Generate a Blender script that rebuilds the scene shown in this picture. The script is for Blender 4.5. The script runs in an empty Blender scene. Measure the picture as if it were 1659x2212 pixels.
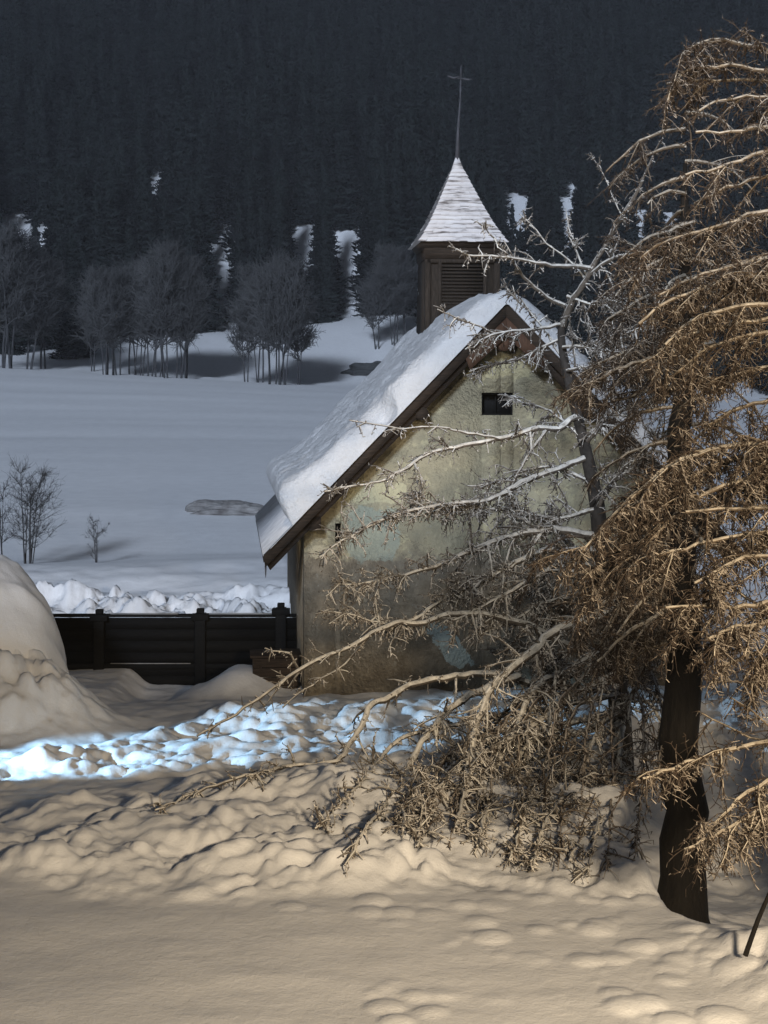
import bpy, math, random
import numpy as np
from math import radians as R, sin, cos, pi
SC = bpy.context.scene
COL = SC.collection

# ------------------------------------------------------------------ camera, light, exposure
F, CX, HY, CZ = 3400.0, 829.5, 862.0, 4.56          # focal length in photo pixels (1659 wide), axis, horizon row, eye height
cam_d = bpy.data.cameras.new('camera'); cam = bpy.data.objects.new('camera', cam_d); COL.objects.link(cam)
cam.location = (0, 0, CZ); cam.rotation_euler = (R(90), 0, 0)
cam_d.sensor_fit = 'HORIZONTAL'; cam_d.sensor_width = 36; cam_d.lens = F/1659*36
cam_d.shift_y = -(1106-HY)/1659
cam_d.clip_start = .1; cam_d.clip_end = 3000
SC.camera = cam
w = bpy.data.worlds.new('World'); SC.world = w; w.use_nodes = True
wn = w.node_tree.nodes; wl = w.node_tree.links
sky = wn.new('ShaderNodeTexSky'); sky.sky_type = 'NISHITA'; sky.sun_disc = False
MOON_EL, MOON_AZ = 20.0, 10.0                        # moon: behind the camera, a little to the left
sky.sun_elevation = R(MOON_EL); sky.sun_rotation = R(180+MOON_AZ)
bg = wn['Background']; wl.new(sky.outputs[0], bg.inputs[0]); bg.inputs[1].default_value = .0085
sd = bpy.data.lights.new('moon', 'SUN'); moon = bpy.data.objects.new('moon', sd); COL.objects.link(moon)
sd.energy = 3.3; sd.angle = R(7); sd.color = (.67, .79, 1.0)
moon.rotation_euler = (R(90-MOON_EL), 0, R(-MOON_AZ))
def lamp(name, kind, loc, target, power, color, size=.12, spot=None, blend=.3):
    d = bpy.data.lights.new(name, kind); o = bpy.data.objects.new(name, d); COL.objects.link(o)
    d.energy = power; d.color = color; d.shadow_soft_size = size
    if spot: d.spot_size = R(spot); d.spot_blend = blend
    o.location = loc
    v = np.array(target, float)-np.array(loc, float)
    o.rotation_euler = (math.atan2(math.hypot(v[0], v[1]), -v[2]), 0, math.atan2(v[1], v[0])-pi/2)
    return o
lamp('warm_lamp', 'SPOT', (3.7, .2, 5.0), (3.1, 14, .8), 9600, (1, .80, .55), .5, 86, 1.0)
lamp('white_lamp', 'SPOT', (-3.0, .2, 7.6), (2.6, 24, 4.6), 4700, (1, .94, .84), .35, 36, .9)
lamp('cool_lamp', 'SPOT', (-9.0, 17.5, 1.9), (-2.5, 20.3, .0), 5200, (.42, .70, 1.0), .03, 24, .35)
SC.view_settings.view_transform = 'Standard'; SC.view_settings.look = 'None'
SC.view_settings.exposure = 0; SC.view_settings.gamma = 1
SC.view_settings.use_curve_mapping = False

# ------------------------------------------------------------------ helpers
def P(px, py, D): return np.array(((px-CX)*D/F, D, CZ-(py-HY)*D/F))
def tag(o, label=None, cat=None, group=None, kind=None):
    if label: o['label'] = label
    if cat: o['category'] = cat
    if group: o['group'] = group
    if kind: o['kind'] = kind
    return o
def empty(name, loc=(0, 0, 0), rz=0):
    o = bpy.data.objects.new(name, None); COL.objects.link(o); o.location = loc; o.rotation_euler = (0, 0, rz)
    o.empty_display_size = .2
    return o
def mesh_np(name, V, faces_flat, sizes, mats, parent=None, smooth=False, mi=None):
    me = bpy.data.meshes.new(name)
    V = np.asarray(V, np.float32)
    ff = np.asarray(faces_flat, np.int32); sz = np.asarray(sizes, np.int32)
    me.vertices.add(len(V)); me.vertices.foreach_set('co', V.ravel())
    me.loops.add(len(ff)); me.loops.foreach_set('vertex_index', ff)
    me.polygons.add(len(sz))
    st = np.concatenate(([0], np.cumsum(sz)[:-1])).astype(np.int32)
    me.polygons.foreach_set('loop_start', st); me.polygons.foreach_set('loop_total', sz)
    if mi is not None: me.polygons.foreach_set('material_index', np.asarray(mi, np.int32))
    if smooth: me.polygons.foreach_set('use_smooth', np.ones(len(sz), bool))
    me.update(calc_edges=True); me.validate()
    for m in (mats if isinstance(mats, (list, tuple)) else [mats]): me.materials.append(m)
    o = bpy.data.objects.new(name, me); COL.objects.link(o)
    if parent: o.parent = parent
    return o
class MB:
    """collects polygons"""
    def __init__(s): s.v = []; s.f = []
    def poly(s, pts, faces):
        b = len(s.v); s.v += [tuple(p) for p in pts]; s.f += [tuple(b+i for i in f) for f in faces]
    def box(s, x0, x1, y0, y1, z0, z1, M=None):
        p = [(x0, y0, z0), (x1, y0, z0), (x1, y1, z0), (x0, y1, z0), (x0, y0, z1), (x1, y0, z1), (x1, y1, z1), (x0, y1, z1)]
        if M is not None: p = [tuple(M(q)) for q in p]
        s.poly(p, [(0, 3, 2, 1), (4, 5, 6, 7), (0, 1, 5, 4), (1, 2, 6, 5), (2, 3, 7, 6), (3, 0, 4, 7)])
    def prism(s, prof, y0, y1):
        """profile in x,z extruded along y"""
        n = len(prof)
        p = [(a, y0, b) for a, b in prof]+[(a, y1, b) for a, b in prof]
        s.poly(p, [tuple(range(n)), tuple(range(2*n-1, n-1, -1))]+[(i, i+n, (i+1) % n+n, (i+1) % n) for i in range(n)])
    def tube(s, pts, rad, n=8):
        pts = [np.array(p, float) for p in pts]; b = len(s.v)
        for i, p in enumerate(pts):
            t = pts[min(i+1, len(pts)-1)]-pts[max(i-1, 0)]; t /= np.linalg.norm(t)
            u = np.cross(t, (0, 0, 1) if abs(t[2]) < .9 else (1, 0, 0)); u /= np.linalg.norm(u); q = np.cross(t, u)
            r = rad[i] if hasattr(rad, '__len__') else rad
            for k in range(n):
                a = 2*pi*k/n; s.v.append(tuple(p+r*(cos(a)*u+sin(a)*q)))
        for i in range(len(pts)-1):
            for k in range(n):
                k2 = (k+1) % n
                s.f.append((b+i*n+k, b+i*n+k2, b+(i+1)*n+k2, b+(i+1)*n+k))
        s.f.append(tuple(b+k for k in range(n))[::-1]); s.f.append(tuple(b+(len(pts)-1)*n+k for k in range(n)))
    def build(s, name, mat, parent=None, smooth=False, bevel=0, kind=None):
        o = mesh_np(name, s.v, [i for f in s.f for i in f], [len(f) for f in s.f], mat, parent, smooth)
        if bevel:
            m = o.modifiers.new('bevel', 'BEVEL'); m.width = bevel; m.segments = 2; m.limit_method = 'ANGLE'
        return o
class Tubes:
    """many tapering tubes at once; all paths with the same number of points are meshed together"""
    def __init__(s): s.d = {}
    def add(s, pts, rad, sides=4, mi=0):
        k = (len(pts), sides, mi); s.d.setdefault(k, []).append((np.asarray(pts, float), np.asarray(rad, float)))
    def batch(s, A, Rr, sides=3, mi=0):
        k = (A.shape[1], sides, mi); s.d.setdefault(k, []).append((A, np.broadcast_to(Rr, A.shape[:2])))
    def build(s, name, mats, parent=None):
        VV = []; FF = []; S = []; M = []; base = 0
        for (K, n, mi), L in s.d.items():
            A = np.concatenate([a if a.ndim == 3 else a[None] for a, _ in L]); Rr = np.concatenate([b if b.ndim == 2 else b[None] for _, b in L]); m = len(A)
            T = np.empty_like(A); T[:, 1:-1] = A[:, 2:]-A[:, :-2]; T[:, 0] = A[:, 1]-A[:, 0]; T[:, -1] = A[:, -1]-A[:, -2]
            T /= np.linalg.norm(T, axis=2, keepdims=True)+1e-9
            ref = np.where(np.abs(T[:, :1, 2:3]) < .85, np.array([0, 0, 1.]), np.array([1., 0, 0]))
            U = np.cross(T, np.broadcast_to(ref, T.shape)); U /= np.linalg.norm(U, axis=2, keepdims=True)+1e-9
            W = np.cross(T, U)
            a = 2*pi*np.arange(n)/n
            V = A[:, :, None]+Rr[:, :, None, None]*(np.cos(a)[None, None, :, None]*U[:, :, None]+np.sin(a)[None, None, :, None]*W[:, :, None])
            idx = base+np.arange(m*K*n).reshape(m, K, n)
            q = np.stack([idx[:, :-1], np.roll(idx[:, :-1], -1, 2), np.roll(idx[:, 1:], -1, 2), idx[:, 1:]], -1).reshape(-1, 4)
            VV.append(V.reshape(-1, 3)); FF.append(q.ravel()); S.append(np.full(len(q), 4)); M.append(np.full(len(q), mi)); base += m*K*n
            c = idx[:, -1].reshape(-1, n); FF.append(c.ravel()); S.append(np.full(len(c), n)); M.append(np.full(len(c), mi))
        return mesh_np(name, np.concatenate(VV), np.concatenate(FF), np.concatenate(S), mats, parent, True, np.concatenate(M))

# value noise and clods
def _h(ix, iy, s):
    n = (ix.astype(np.int64)*374761393+iy.astype(np.int64)*668265263+s*1442695041) & 0x7fffffff
    n = ((n ^ (n >> 13))*1274126177) & 0x7fffffff
    return ((n ^ (n >> 16)) & 0xffff)/65535.0
def vnoise(x, y, s=0):
    x = np.asarray(x, float); y = np.asarray(y, float)
    ix = np.floor(x); iy = np.floor(y); fx = x-ix; fy = y-iy
    fx = fx*fx*(3-2*fx); fy = fy*fy*(3-2*fy)
    a = _h(ix, iy, s); b = _h(ix+1, iy, s); c = _h(ix, iy+1, s); d = _h(ix+1, iy+1, s)
    return (a*(1-fx)+b*fx)*(1-fy)+(c*(1-fx)+d*fx)*fy-.5
def fbm(x, y, o=4, s=0):
    t = 0; a = 1
    for i in range(o): t = t+a*vnoise(x*2**i, y*2**i, s+i*17); a *= .5
    return t
def clods(x, y, size, s=0):
    """rounded lumps of random size: height in units of size"""
    x = x/size; y = y/size; ix = np.floor(x); iy = np.floor(y); best = np.zeros_like(x)
    for dx in (-1, 0, 1):
        for dy in (-1, 0, 1):
            jx = ix+dx; jy = iy+dy
            cx = jx+_h(jx, jy, s); cy = jy+_h(jx, jy, s+5); r = .25+.55*_h(jx, jy, s+9)
            d2 = ((x-cx)**2+(y-cy)**2)/(r*r)
            best = np.maximum(best, r*np.sqrt(np.clip(1-d2, 0, 1)))
    return best
def ss(a, b, x): t = np.clip((x-a)/(b-a), 0, 1); return t*t*(3-2*t)

# ------------------------------------------------------------------ materials
def mat(name, build):
    m = bpy.data.materials.new(name); m.use_nodes = True; nt = m.node_tree
    b = nt.nodes['Principled BSDF']; b.inputs['Roughness'].default_value = .85
    b.inputs['Specular IOR Level'].default_value = .25
    build(nt, b); return m
def N(nt, t, **kw):
    n = nt.nodes.new(t)
    for k, v in kw.items():
        if k in n.inputs: n.inputs[k].default_value = v
        else: setattr(n, k, v)
    return n
def ramp(nt, fac, stops):
    r = nt.nodes.new('ShaderNodeValToRGB'); e = r.color_ramp.elements
    while len(e) < len(stops): e.new(.5)
    for i, (p, c) in enumerate(stops): e[i].position = p; e[i].color = (*c, 1)
    nt.links.new(fac, r.inputs[0]); return r.outputs[0]
def noise(nt, scale, detail=4, rough=.6, coord='Object', stretch=None):
    tc = nt.nodes.new('ShaderNodeTexCoord'); v = tc.outputs[coord]
    if stretch:
        mp = nt.nodes.new('ShaderNodeMapping'); mp.inputs['Scale'].default_value = stretch; nt.links.new(v, mp.inputs[0]); v = mp.outputs[0]
    n = N(nt, 'ShaderNodeTexNoise', Scale=scale, Detail=detail, Roughness=rough); nt.links.new(v, n.inputs['Vector']); return n.outputs['Fac']
def bump(nt, b, h, dist, strength=1):
    u = N(nt, 'ShaderNodeBump', Strength=strength, Distance=dist); nt.links.new(h, u.inputs['Height']); nt.links.new(u.outputs[0], b.inputs['Normal'])
def mix(nt, f, a, b):
    m = nt.nodes.new('ShaderNodeMix'); m.data_type = 'RGBA'
    for k, v in ((0, f), (6, a), (7, b)):
        if isinstance(v, (int, float)): m.inputs[k].default_value = v
        elif isinstance(v, tuple): m.inputs[k].default_value = (*v, 1)
        else: nt.links.new(v, m.inputs[k])
    return m.outputs[2]
def math_(nt, op, a, b=None, c=None):
    m = nt.nodes.new('ShaderNodeMath'); m.operation = op
    for i, v in enumerate((a, b, c)):
        if v is None: continue
        if isinstance(v, (int, float)): m.inputs[i].default_value = v
        else: nt.links.new(v, m.inputs[i])
    return m.outputs[0]
def snow_mat(name, c0, c1, sc, bd):
    def f(nt, b):
        n = noise(nt, sc, 6)
        nt.links.new(ramp(nt, n, [(.3, c0), (.7, c1)]), b.inputs['Base Color'])
        n2 = noise(nt, sc*6, 5, .7)
        bump(nt, b, math_(nt, 'ADD', math_(nt, 'MULTIPLY_ADD', noise(nt, 70, 2, .8), .45, n2), math_(nt, 'MULTIPLY', n, 2.)), bd*1.4)
        b.inputs['Roughness'].default_value = .7
    return mat(name, f)
SNOW = snow_mat('snow', (.72, .72, .72), (.80, .80, .80), 2.0, .006)
ROOFSNOW = snow_mat('roof_snow', (.66, .66, .66), (.76, .76, .76), 2.5, .03)
FARSNOW = snow_mat('far_snow', (.70, .70, .70), (.80, .80, .80), .3, .1)
def simple(name, c0, c1, sc=4, bd=.01, stretch=None, det=5):
    def f(nt, b):
        n = noise(nt, sc, det, stretch=stretch)
        nt.links.new(ramp(nt, n, [(.3, c0), (.7, c1)]), b.inputs['Base Color']); bump(nt, b, n, bd)
    return mat(name, f)
DWOOD = simple('dark_wood', (.018, .013, .009), (.05, .034, .023), 5, .01, (1, 1, 12))
BLACKWOOD = simple('blackened_wood', (.002, .002, .002), (.006, .006, .006), 5, .004, (1, 1, 8))
REDWOOD = simple('reddish_wood', (.05, .026, .016), (.11, .06, .036), 6, .01, (6, 1, 1))
TWOOD = simple('turret_wood', (.020, .015, .011), (.055, .041, .030), 7, .01, (8, 8, 1))
IRON = simple('iron', (.05, .05, .055), (.10, .10, .11), 8, .002)
SPRUCE = simple('spruce_needles', (.005, .008, .008), (.014, .020, .018), 1.2, .02)
SBARK = simple('spruce_bark', (.03, .026, .022), (.06, .05, .045), 3, .02)
BARE = simple('bare_twigs', (.045, .045, .045), (.085, .085, .085), 1, .01)
BARETRUNK = simple('bare_trunk', (.03, .03, .032), (.06, .06, .062), 3, .01)
DRYGRASS = simple('dry_grass', (.10, .09, .085), (.30, .29, .28), 2.0, .05)
DARKBRUSH = simple('dark_brush', (.02, .022, .022), (.06, .062, .062), 1.5, .05)
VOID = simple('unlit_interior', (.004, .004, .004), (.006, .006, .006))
def frost(name, bark0, bark1, fr, lo, hi):  # frost, with highlights from above put into the colour
    def f(nt, b):
        g = nt.nodes.new('ShaderNodeNewGeometry'); sx = nt.nodes.new('ShaderNodeSeparateXYZ'); nt.links.new(g.outputs['True Normal'], sx.inputs[0])
        n = noise(nt, 9, 4, .7)
        t = math_(nt, 'ADD', sx.outputs[2], math_(nt, 'MULTIPLY_ADD', n, 1.3, -.65))  # upward faces paler: frost, with highlights from above put into the colour too
        mr = N(nt, 'ShaderNodeMapRange'); mr.inputs['From Min'].default_value = lo; mr.inputs['From Max'].default_value = hi
        nt.links.new(t, mr.inputs[0])
        nb = noise(nt, 14, 4, .7)
        nt.links.new(mix(nt, mr.outputs[0], ramp(nt, nb, [(.3, bark0), (.7, bark1)]), fr), b.inputs['Base Color'])
    return mat(name, f)
LIMB = frost('lichen_bark', (.05, .042, .034), (.15, .125, .10), (.78, .75, .68), -.05, .7)
TRUNKB = simple('grey_bark', (.018, .016, .014), (.06, .052, .045), 7, .02)
TWIG = frost('frosted_twig', (.06, .05, .04), (.17, .145, .12), (.72, .68, .62), -.1, .75)
LLIMB = frost('larch_limb', (.05, .036, .024), (.15, .115, .08), (.66, .60, .50), .15, .9)
LTWIG = frost('larch_twig', (.024, .018, .014), (.085, .061, .044), (.56, .49, .41), .36, 1.0)
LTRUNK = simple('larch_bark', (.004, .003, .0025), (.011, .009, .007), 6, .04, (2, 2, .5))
def plaster(nt, b):
    tc = nt.nodes.new('ShaderNodeTexCoord'); sx = nt.nodes.new('ShaderNodeSeparateXYZ'); nt.links.new(tc.outputs['Object'], sx.inputs[0])
    z = sx.outputs[2]; x = sx.outputs[0]
    n1 = noise(nt, .9, 6, .65); n2 = noise(nt, 5, 6, .7); n3 = noise(nt, 2.2, 3, .6)
    up = ramp(nt, n1, [(.30, (.23, .200, .135)), (.5, (.33, .290, .190)), (.70, (.43, .38, .255))])
    # worn yellow ochre high up, flaked pale lime wash in clusters
    yel = math_(nt, 'MULTIPLY', ramp(nt, z, [(0, (0, 0, 0)), (1, (1, 1, 1))]), 0.0)
    fl = ramp(nt, math_(nt, 'MULTIPLY', n2, math_(nt, 'ADD', n3, .5)), [(.56, (0, 0, 0)), (.62, (1, 1, 1))])
    c = mix(nt, math_(nt, 'MULTIPLY', fl, .55), up, (.52, .46, .28))
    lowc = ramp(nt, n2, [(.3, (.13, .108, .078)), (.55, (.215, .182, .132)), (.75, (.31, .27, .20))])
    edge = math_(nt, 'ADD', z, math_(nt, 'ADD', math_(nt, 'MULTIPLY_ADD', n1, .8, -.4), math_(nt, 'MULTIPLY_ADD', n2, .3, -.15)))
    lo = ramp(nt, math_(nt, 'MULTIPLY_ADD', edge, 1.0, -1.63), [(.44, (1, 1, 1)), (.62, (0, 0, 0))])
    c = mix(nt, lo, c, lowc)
    # pale repairs in the lower plaster
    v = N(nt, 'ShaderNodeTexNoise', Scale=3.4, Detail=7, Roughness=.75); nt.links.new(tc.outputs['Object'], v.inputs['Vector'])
    ch = ramp(nt, v.outputs['Fac'], [(.60, (0, 0, 0)), (.66, (1, 1, 1))])
    c = mix(nt, math_(nt, 'MULTIPLY', ch, .5), c, (.34, .33, .28))
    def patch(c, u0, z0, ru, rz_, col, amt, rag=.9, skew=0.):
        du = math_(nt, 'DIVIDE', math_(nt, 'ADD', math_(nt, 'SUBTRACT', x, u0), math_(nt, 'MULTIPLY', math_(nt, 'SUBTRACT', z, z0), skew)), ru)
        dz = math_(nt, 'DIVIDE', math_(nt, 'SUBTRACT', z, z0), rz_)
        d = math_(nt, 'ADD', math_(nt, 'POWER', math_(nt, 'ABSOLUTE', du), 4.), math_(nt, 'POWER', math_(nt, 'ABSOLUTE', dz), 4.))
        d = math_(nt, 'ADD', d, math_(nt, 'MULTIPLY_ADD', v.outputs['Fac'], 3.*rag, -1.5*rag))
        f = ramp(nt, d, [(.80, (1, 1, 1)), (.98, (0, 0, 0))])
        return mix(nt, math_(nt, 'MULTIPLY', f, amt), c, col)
    c = patch(c, -1.98, 2.50, .40, .42, (.32, .37, .31), .55, 1.8)      # pale green patch left of centre
    c = patch(c, -.83, .80, .22, .36, (.42, .50, .47), .75, 2.2, .75)   # cool lamplight low on the wall, put into the plaster colour
    c = patch(c, -.10, 5.05, .65, .18, (.55, .48, .28), .7, 3.0)       # flaking ochre under the ridge
    c = patch(c, -1.95, 3.12, .55, .16, (.52, .48, .30), .7, 3.0)
    c = patch(c, -2.75, 2.22, .22, .10, (.50, .44, .30), .6, 3.0)
    ck = N(nt, 'ShaderNodeTexVoronoi', Scale=1.7); ck.feature = 'DISTANCE_TO_EDGE'
    wv = nt.nodes.new('ShaderNodeVectorMath'); wv.operation = 'MULTIPLY_ADD'; nt.links.new(v.outputs['Color'], wv.inputs[0]); wv.inputs[1].default_value = (.7, .7, .7); nt.links.new(tc.outputs['Object'], wv.inputs[2])
    nt.links.new(wv.outputs[0], ck.inputs['Vector'])
    cr = ramp(nt, ck.outputs['Distance'], [(.004, (1, 1, 1)), (.014, (0, 0, 0))])
    c = mix(nt, math_(nt, 'MULTIPLY', cr, .55), c, (.05, .04, .03))
    fk = noise(nt, 9, 5, .75); c = mix(nt, math_(nt, 'MULTIPLY', ramp(nt, fk, [(.66, (0, 0, 0)), (.69, (1, 1, 1))]), .6), c, (.44, .41, .34))
    c = mix(nt, math_(nt, 'MULTIPLY', ramp(nt, fk, [(.33, (1, 1, 1)), (.36, (0, 0, 0))]), .6), c, (.09, .075, .055))
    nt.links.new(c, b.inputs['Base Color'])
    bump(nt, b, math_(nt, 'ADD', n2, noise(nt, 20, 4)), .02)
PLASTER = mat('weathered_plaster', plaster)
def shingle(nt, b):
    n = noise(nt, 3.0, 5, .6); n2 = noise(nt, 2.2, 4, .6, stretch=(1, 1, 6))
    c = ramp(nt, n2, [(.36, (.20, .18, .17)), (.46, (.62, .59, .58)), (.8, (.76, .74, .73))])
    nt.links.new(c, b.inputs['Base Color']); bump(nt, b, n, .02)
SHINGLE = mat('frosted_shingle', shingle)

# ------------------------------------------------------------------ ground
PITX, PITY = 3.05, 14.35
def ground(x, y):
    x = np.asarray(x, float); y = np.asarray(y, float); px = CX+x*F/np.maximum(y, 6)
    # foreground terrace (trodden snow), bank, dip behind it, chapel level
    z = .30*(1-ss(15.5, 18.5, y))
    z = z+(.040*fbm(x*.5+.15*y, y*.9, 3, 3)+.008*fbm(x*1.8, y*2.4, 3, 8))*(1-ss(13.5, 15, y))
    crest = np.interp(px, [-400, 0, 300, 700, 820, 950, 1200], [-.10, .0, .28, .50, .44, .26, .16])
    foot = np.interp(px, [-300, 0, 200, 700, 1000, 1400], [14.6, 14.4, 13.7, 13.9, 13.9, 13.7])
    k = ss(foot-.25, 16.6, y)*(1-ss(17.25, 18.7, y))
    bank = (crest-.15)*k + .15*ss(foot-.3, foot+.5, y)*(1-ss(17.25, 18.7, y))
    side = 1-ss(3.0, 4.4, x)
    z = z+bank*side*.8
    km = ss(foot-.5, foot+.1, y)*(1-ss(18.6, 20.5, y))
    wx = x+.35*fbm(x*1.1, y*1.1, 3, 33); wy = y+.35*fbm(x*1.1+9, y*1.1, 3, 34)
    z = z+km*(.20*fbm(x*1.2, y*1.2, 5, 21)+(.14*clods(wx, wy, .95, 4)+.13*clods(wx, wy, .45, 7)+.09*clods(wx, wy, .2, 14))*ss(-.25, .3, fbm(x*.8, y*.9, 3, 35))+.035*clods(x, y, .13, 37)*ss(0, .3, fbm(x*1.4, y*1.4, 2, 38))+.03*fbm(x*5, y*5, 3, 36))*(1-.55*ss(16.4, 17.4, y))
    # scattered lumps on the terrace near the bank and at its right
    sc_ = np.clip(clods(x, y, .26, 31)-.38, 0, 1)*ss(.0, .35, fbm(x*.9, y*.9, 2, 77)+.1*x-.05)
    z = z+.10*sc_*(1-ss(13.5, 14, y))
    z = z+ss(2.2, 3.4, x+.35*(y-11.5))*(1-ss(12.0, 13, y))*(.16*clods(x+.2*fbm(x*2, y*2, 2, 1), y, .33, 41)+.26*(.5+fbm(x*1.5, y*1.5, 4, 44)))
    # tree well
    yr = 12.75+.75*np.clip((3.0-x)/.7, 0, 1.4)**2+.35*np.clip((x-3.1)/.8, 0, 2)**1.5+.10*fbm(x*2.5, y*2, 3, 5)
    pit = ss(yr-.15, yr+.75, y)*ss(2.28, 2.66, x+.06*fbm(x*2, y*2, 3, 6)-.10*np.clip(y-15, 0, 9))*(1-ss(19, 23, y))
    z = z-1.25*pit
    # broken snow behind the bank, lit by the lamp on the lane
    blue = ss(18.4, 19.2, y)*(1-ss(22.6, 23.8, y))
    edge = np.interp(px, [-200, 0, 300, 600, 720, 1500], [18.9, 19.3, 20.8, 24, 24.5, 24.5])
    bm = blue*(1-ss(edge-.5, edge+.5, y))
    z = z+bm*(.05+.09*clods(wx, wy, .45, 51)+.10*clods(wx, wy, .8, 52)+.05*clods(wx, wy, .2, 53)+.10*clods(x, y, .24, 55)*ss(-.1, .2, fbm(x, y, 2, 56))+.12*fbm(x*1.5, y*1.5, 3, 54))
    # drift against the gable
    z = z+.07*ss(-1.9, -.6, x)*ss(21.8, 23.6, y)*(1-ss(26, 28, y))
    z = z+(.10*fbm(x*.9, y*.9, 3, 60)+.03*fbm(x*4, y*4, 3, 61))*ss(18.5, 19.5, y)*(1-ss(30, 34, y))
    # snowblower heap on the left
    h = np.exp(-(((x+5.4)/1.35)**2+((y-21.9)/1.05)**2)**1.6)
    z = z+h*(.82+.20*clods(x, y, .55, 71)+.22*clods(x, y, .27, 72)+.12*clods(x, y, .14, 74)+.20*fbm(x*1.6, y*1.6, 5, 73))
    # little heap by the chapel corner
    z = z+.32*np.exp(-(((x+2.45)/.75)**2+((y-25.0)/.7)**2)**2.)
    z = z-.28*ss(-4.4, -3.9, x)*(1-ss(-2.9, -2.3, x))*ss(23, 25.6, y)*(1-ss(26.6, 27.2, y))
    # ploughed ridge beyond the fence
    rg = ss(27.3, 29.2, y)*(1-ss(-.2, 1.5, x))
    z = z+rg*(1-ss(33, 38, y))*(.42+.10*fbm(x*.6, y*.6, 3, 80)+(1-ss(30, 31.5, y))*(.22+.16*clods(wx, wy, .8, 81)+.12*clods(wx, wy, .30, 82)+.50*fbm(x*1.6, y*1.6, 6, 84)+.22*fbm(x*7, y*7, 3, 85)))
    # meadow
    md = np.clip((y-31)*.0425, 0, (150-31)*.0425)+.42*ss(29, 33, y)
    md = md+ss(60, 150, y)*(-.055*np.clip(x, -60, 20))
    md = md+.10*fbm(x*.08, y*.08, 3, 90)*ss(32, 50, y)+.30*fbm(x*.02, y*.10, 3, 92)*ss(38, 50, y)*(1-ss(130, 150, y))+.35*fbm(x*.03, y*.03, 2, 91)*ss(50, 90, y)
    md = md+.25*ss(33, 35, y)*(1-ss(37.5, 38.8, y))*np.exp(-((x-1)/6)**2)
    z = z+md
    # rise to the forest, then the mountainside
    top = np.interp(x, [-60, -40, -14, 0, 30], [5.5, 5.0, 7.5, 10.5, 10.0])
    z = z+ss(150, 205, y)*top+.25*ss(148, 151, y)*fbm(x*.4, y*.4, 2, 93)
    z = z+.58*np.clip(y-205, 0, 600)+ss(205, 260, y)*6*fbm(x*.02, y*.02, 3, 95)
    # ground falls level behind the camera
    return z
uf = np.linspace(-.30, .32, 330)
us = np.concatenate([[-8, -5, -3, -2, -1.4, -1, -.8, -.65, -.55, -.46, -.40, -.35], uf, [.36, .41, .47, .55, .65, .8, 1, 1.4, 2, 3, 5, 8]])
ys = [-40, -20, -8, 0, 4, 7, 8.5, 9.3]
while ys[-1] < 34: ys.append(ys[-1]+(.036 if ys[-1] > 9.3 else .1)*max(1, (ys[-1]/17)))
while ys[-1] < 700: ys.append(ys[-1]*(1.012 if ys[-1] < 160 else 1.02))
ys = np.array(ys)
YY, UU = np.meshgrid(ys, us, indexing='ij'); XX = UU*np.maximum(YY, 8.0)
ZZ = ground(XX, YY)
ny, nx = YY.shape; idx = np.arange(ny*nx).reshape(ny, nx)
q = np.stack([idx[:-1, :-1], idx[:-1, 1:], idx[1:, 1:], idx[1:, :-1]], -1).reshape(-1, 4)
g = mesh_np('snow_ground', np.stack([XX, YY, ZZ], -1).reshape(-1, 3), q.ravel(), np.full(len(q), 4), SNOW, None, True)
tag(g, kind='structure')
def gz(x, y): return float(ground(np.array([x]), np.array([y]))[0])

# ------------------------------------------------------------------ unseen building behind the camera, sized to keep the moon off the terrace
m = MB(); m.box(-24, 24, -14, -1.2, -.5, 10.6); m.prism([(-24.6, 10.6), (24.6, 10.6), (24.6, 10.9), (-24.6, 10.9)], -14.6, -.8)
o = m.build('unseen_house', simple('unseen_house_render', (.45, .42, .36), (.6, .56, .48), 1)); tag(o, 'large plain rendered building, unseen behind the viewpoint, sized to block the moon', 'unseen_house')

# ------------------------------------------------------------------ chapel
AX = math.atan2(.0956, .9954)
chapel = empty('chapel', (1.803, 24.29, 0), AX)
tag(chapel, 'small snow capped chapel with weathered plaster gable and shingled bell turret', 'chapel')
HW, L, AZ, SL = 3.035, 7.0, 6.0, 1.034          # half width, length, roof apex, slope
EU = 3.66
rz = lambda u, d=0: AZ-d-SL*abs(u)
# walls: gable with two openings cut by building it from strips
def gable_wall():
    m = MB(); th = .4
    w1 = (-.30, .20, 4.31, 4.66); w2 = (-2.56, -2.465, 2.36, 2.66)
    D0 = .24
    us_ = sorted({-HW, w2[0], w2[1], w1[0], 0, w1[1], HW})
    for a, b in zip(us_[:-1], us_[1:]):
        segs = [(-.6, None)]
        for w_ in (w1, w2):
            if a >= w_[0]-1e-6 and b <= w_[1]+1e-6: segs = [(-.6, w_[2]), (w_[3], None)]
        for z0, z1 in segs:
            if z1 is None:
                prof = [(a, z0), (b, z0), (b, rz(b, D0)), (a, rz(a, D0))]
            else: prof = [(a, z0), (b, z0), (b, z1), (a, z1)]
            m.prism(prof, 0, th)
    return m
wl_ = gable_wall()
wl_.box(-HW, -HW+.4, .4, L, -.6, rz(HW, .24)); wl_.box(HW-.4, HW, .4, L, -.6, rz(HW, .24))
wl_.prism([(-HW, -.6), (HW, -.6), (HW, rz(HW, .24)), (0, AZ-.24), (-HW, rz(HW, .24))], L-.4+.4, L+.4)
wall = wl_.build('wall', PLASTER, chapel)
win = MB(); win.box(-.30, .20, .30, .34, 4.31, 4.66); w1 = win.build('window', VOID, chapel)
f = MB(); f.box(-.298, -.27, .08, .14, 4.312, 4.658); f.box(.17, .198, .08, .14, 4.312, 4.658); f.box(-.27, .17, .08, .14, 4.312, 4.335); f.box(-.27, .17, .08, .14, 4.63, 4.658)
f.build('frame', BLACKWOOD, w1)
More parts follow.
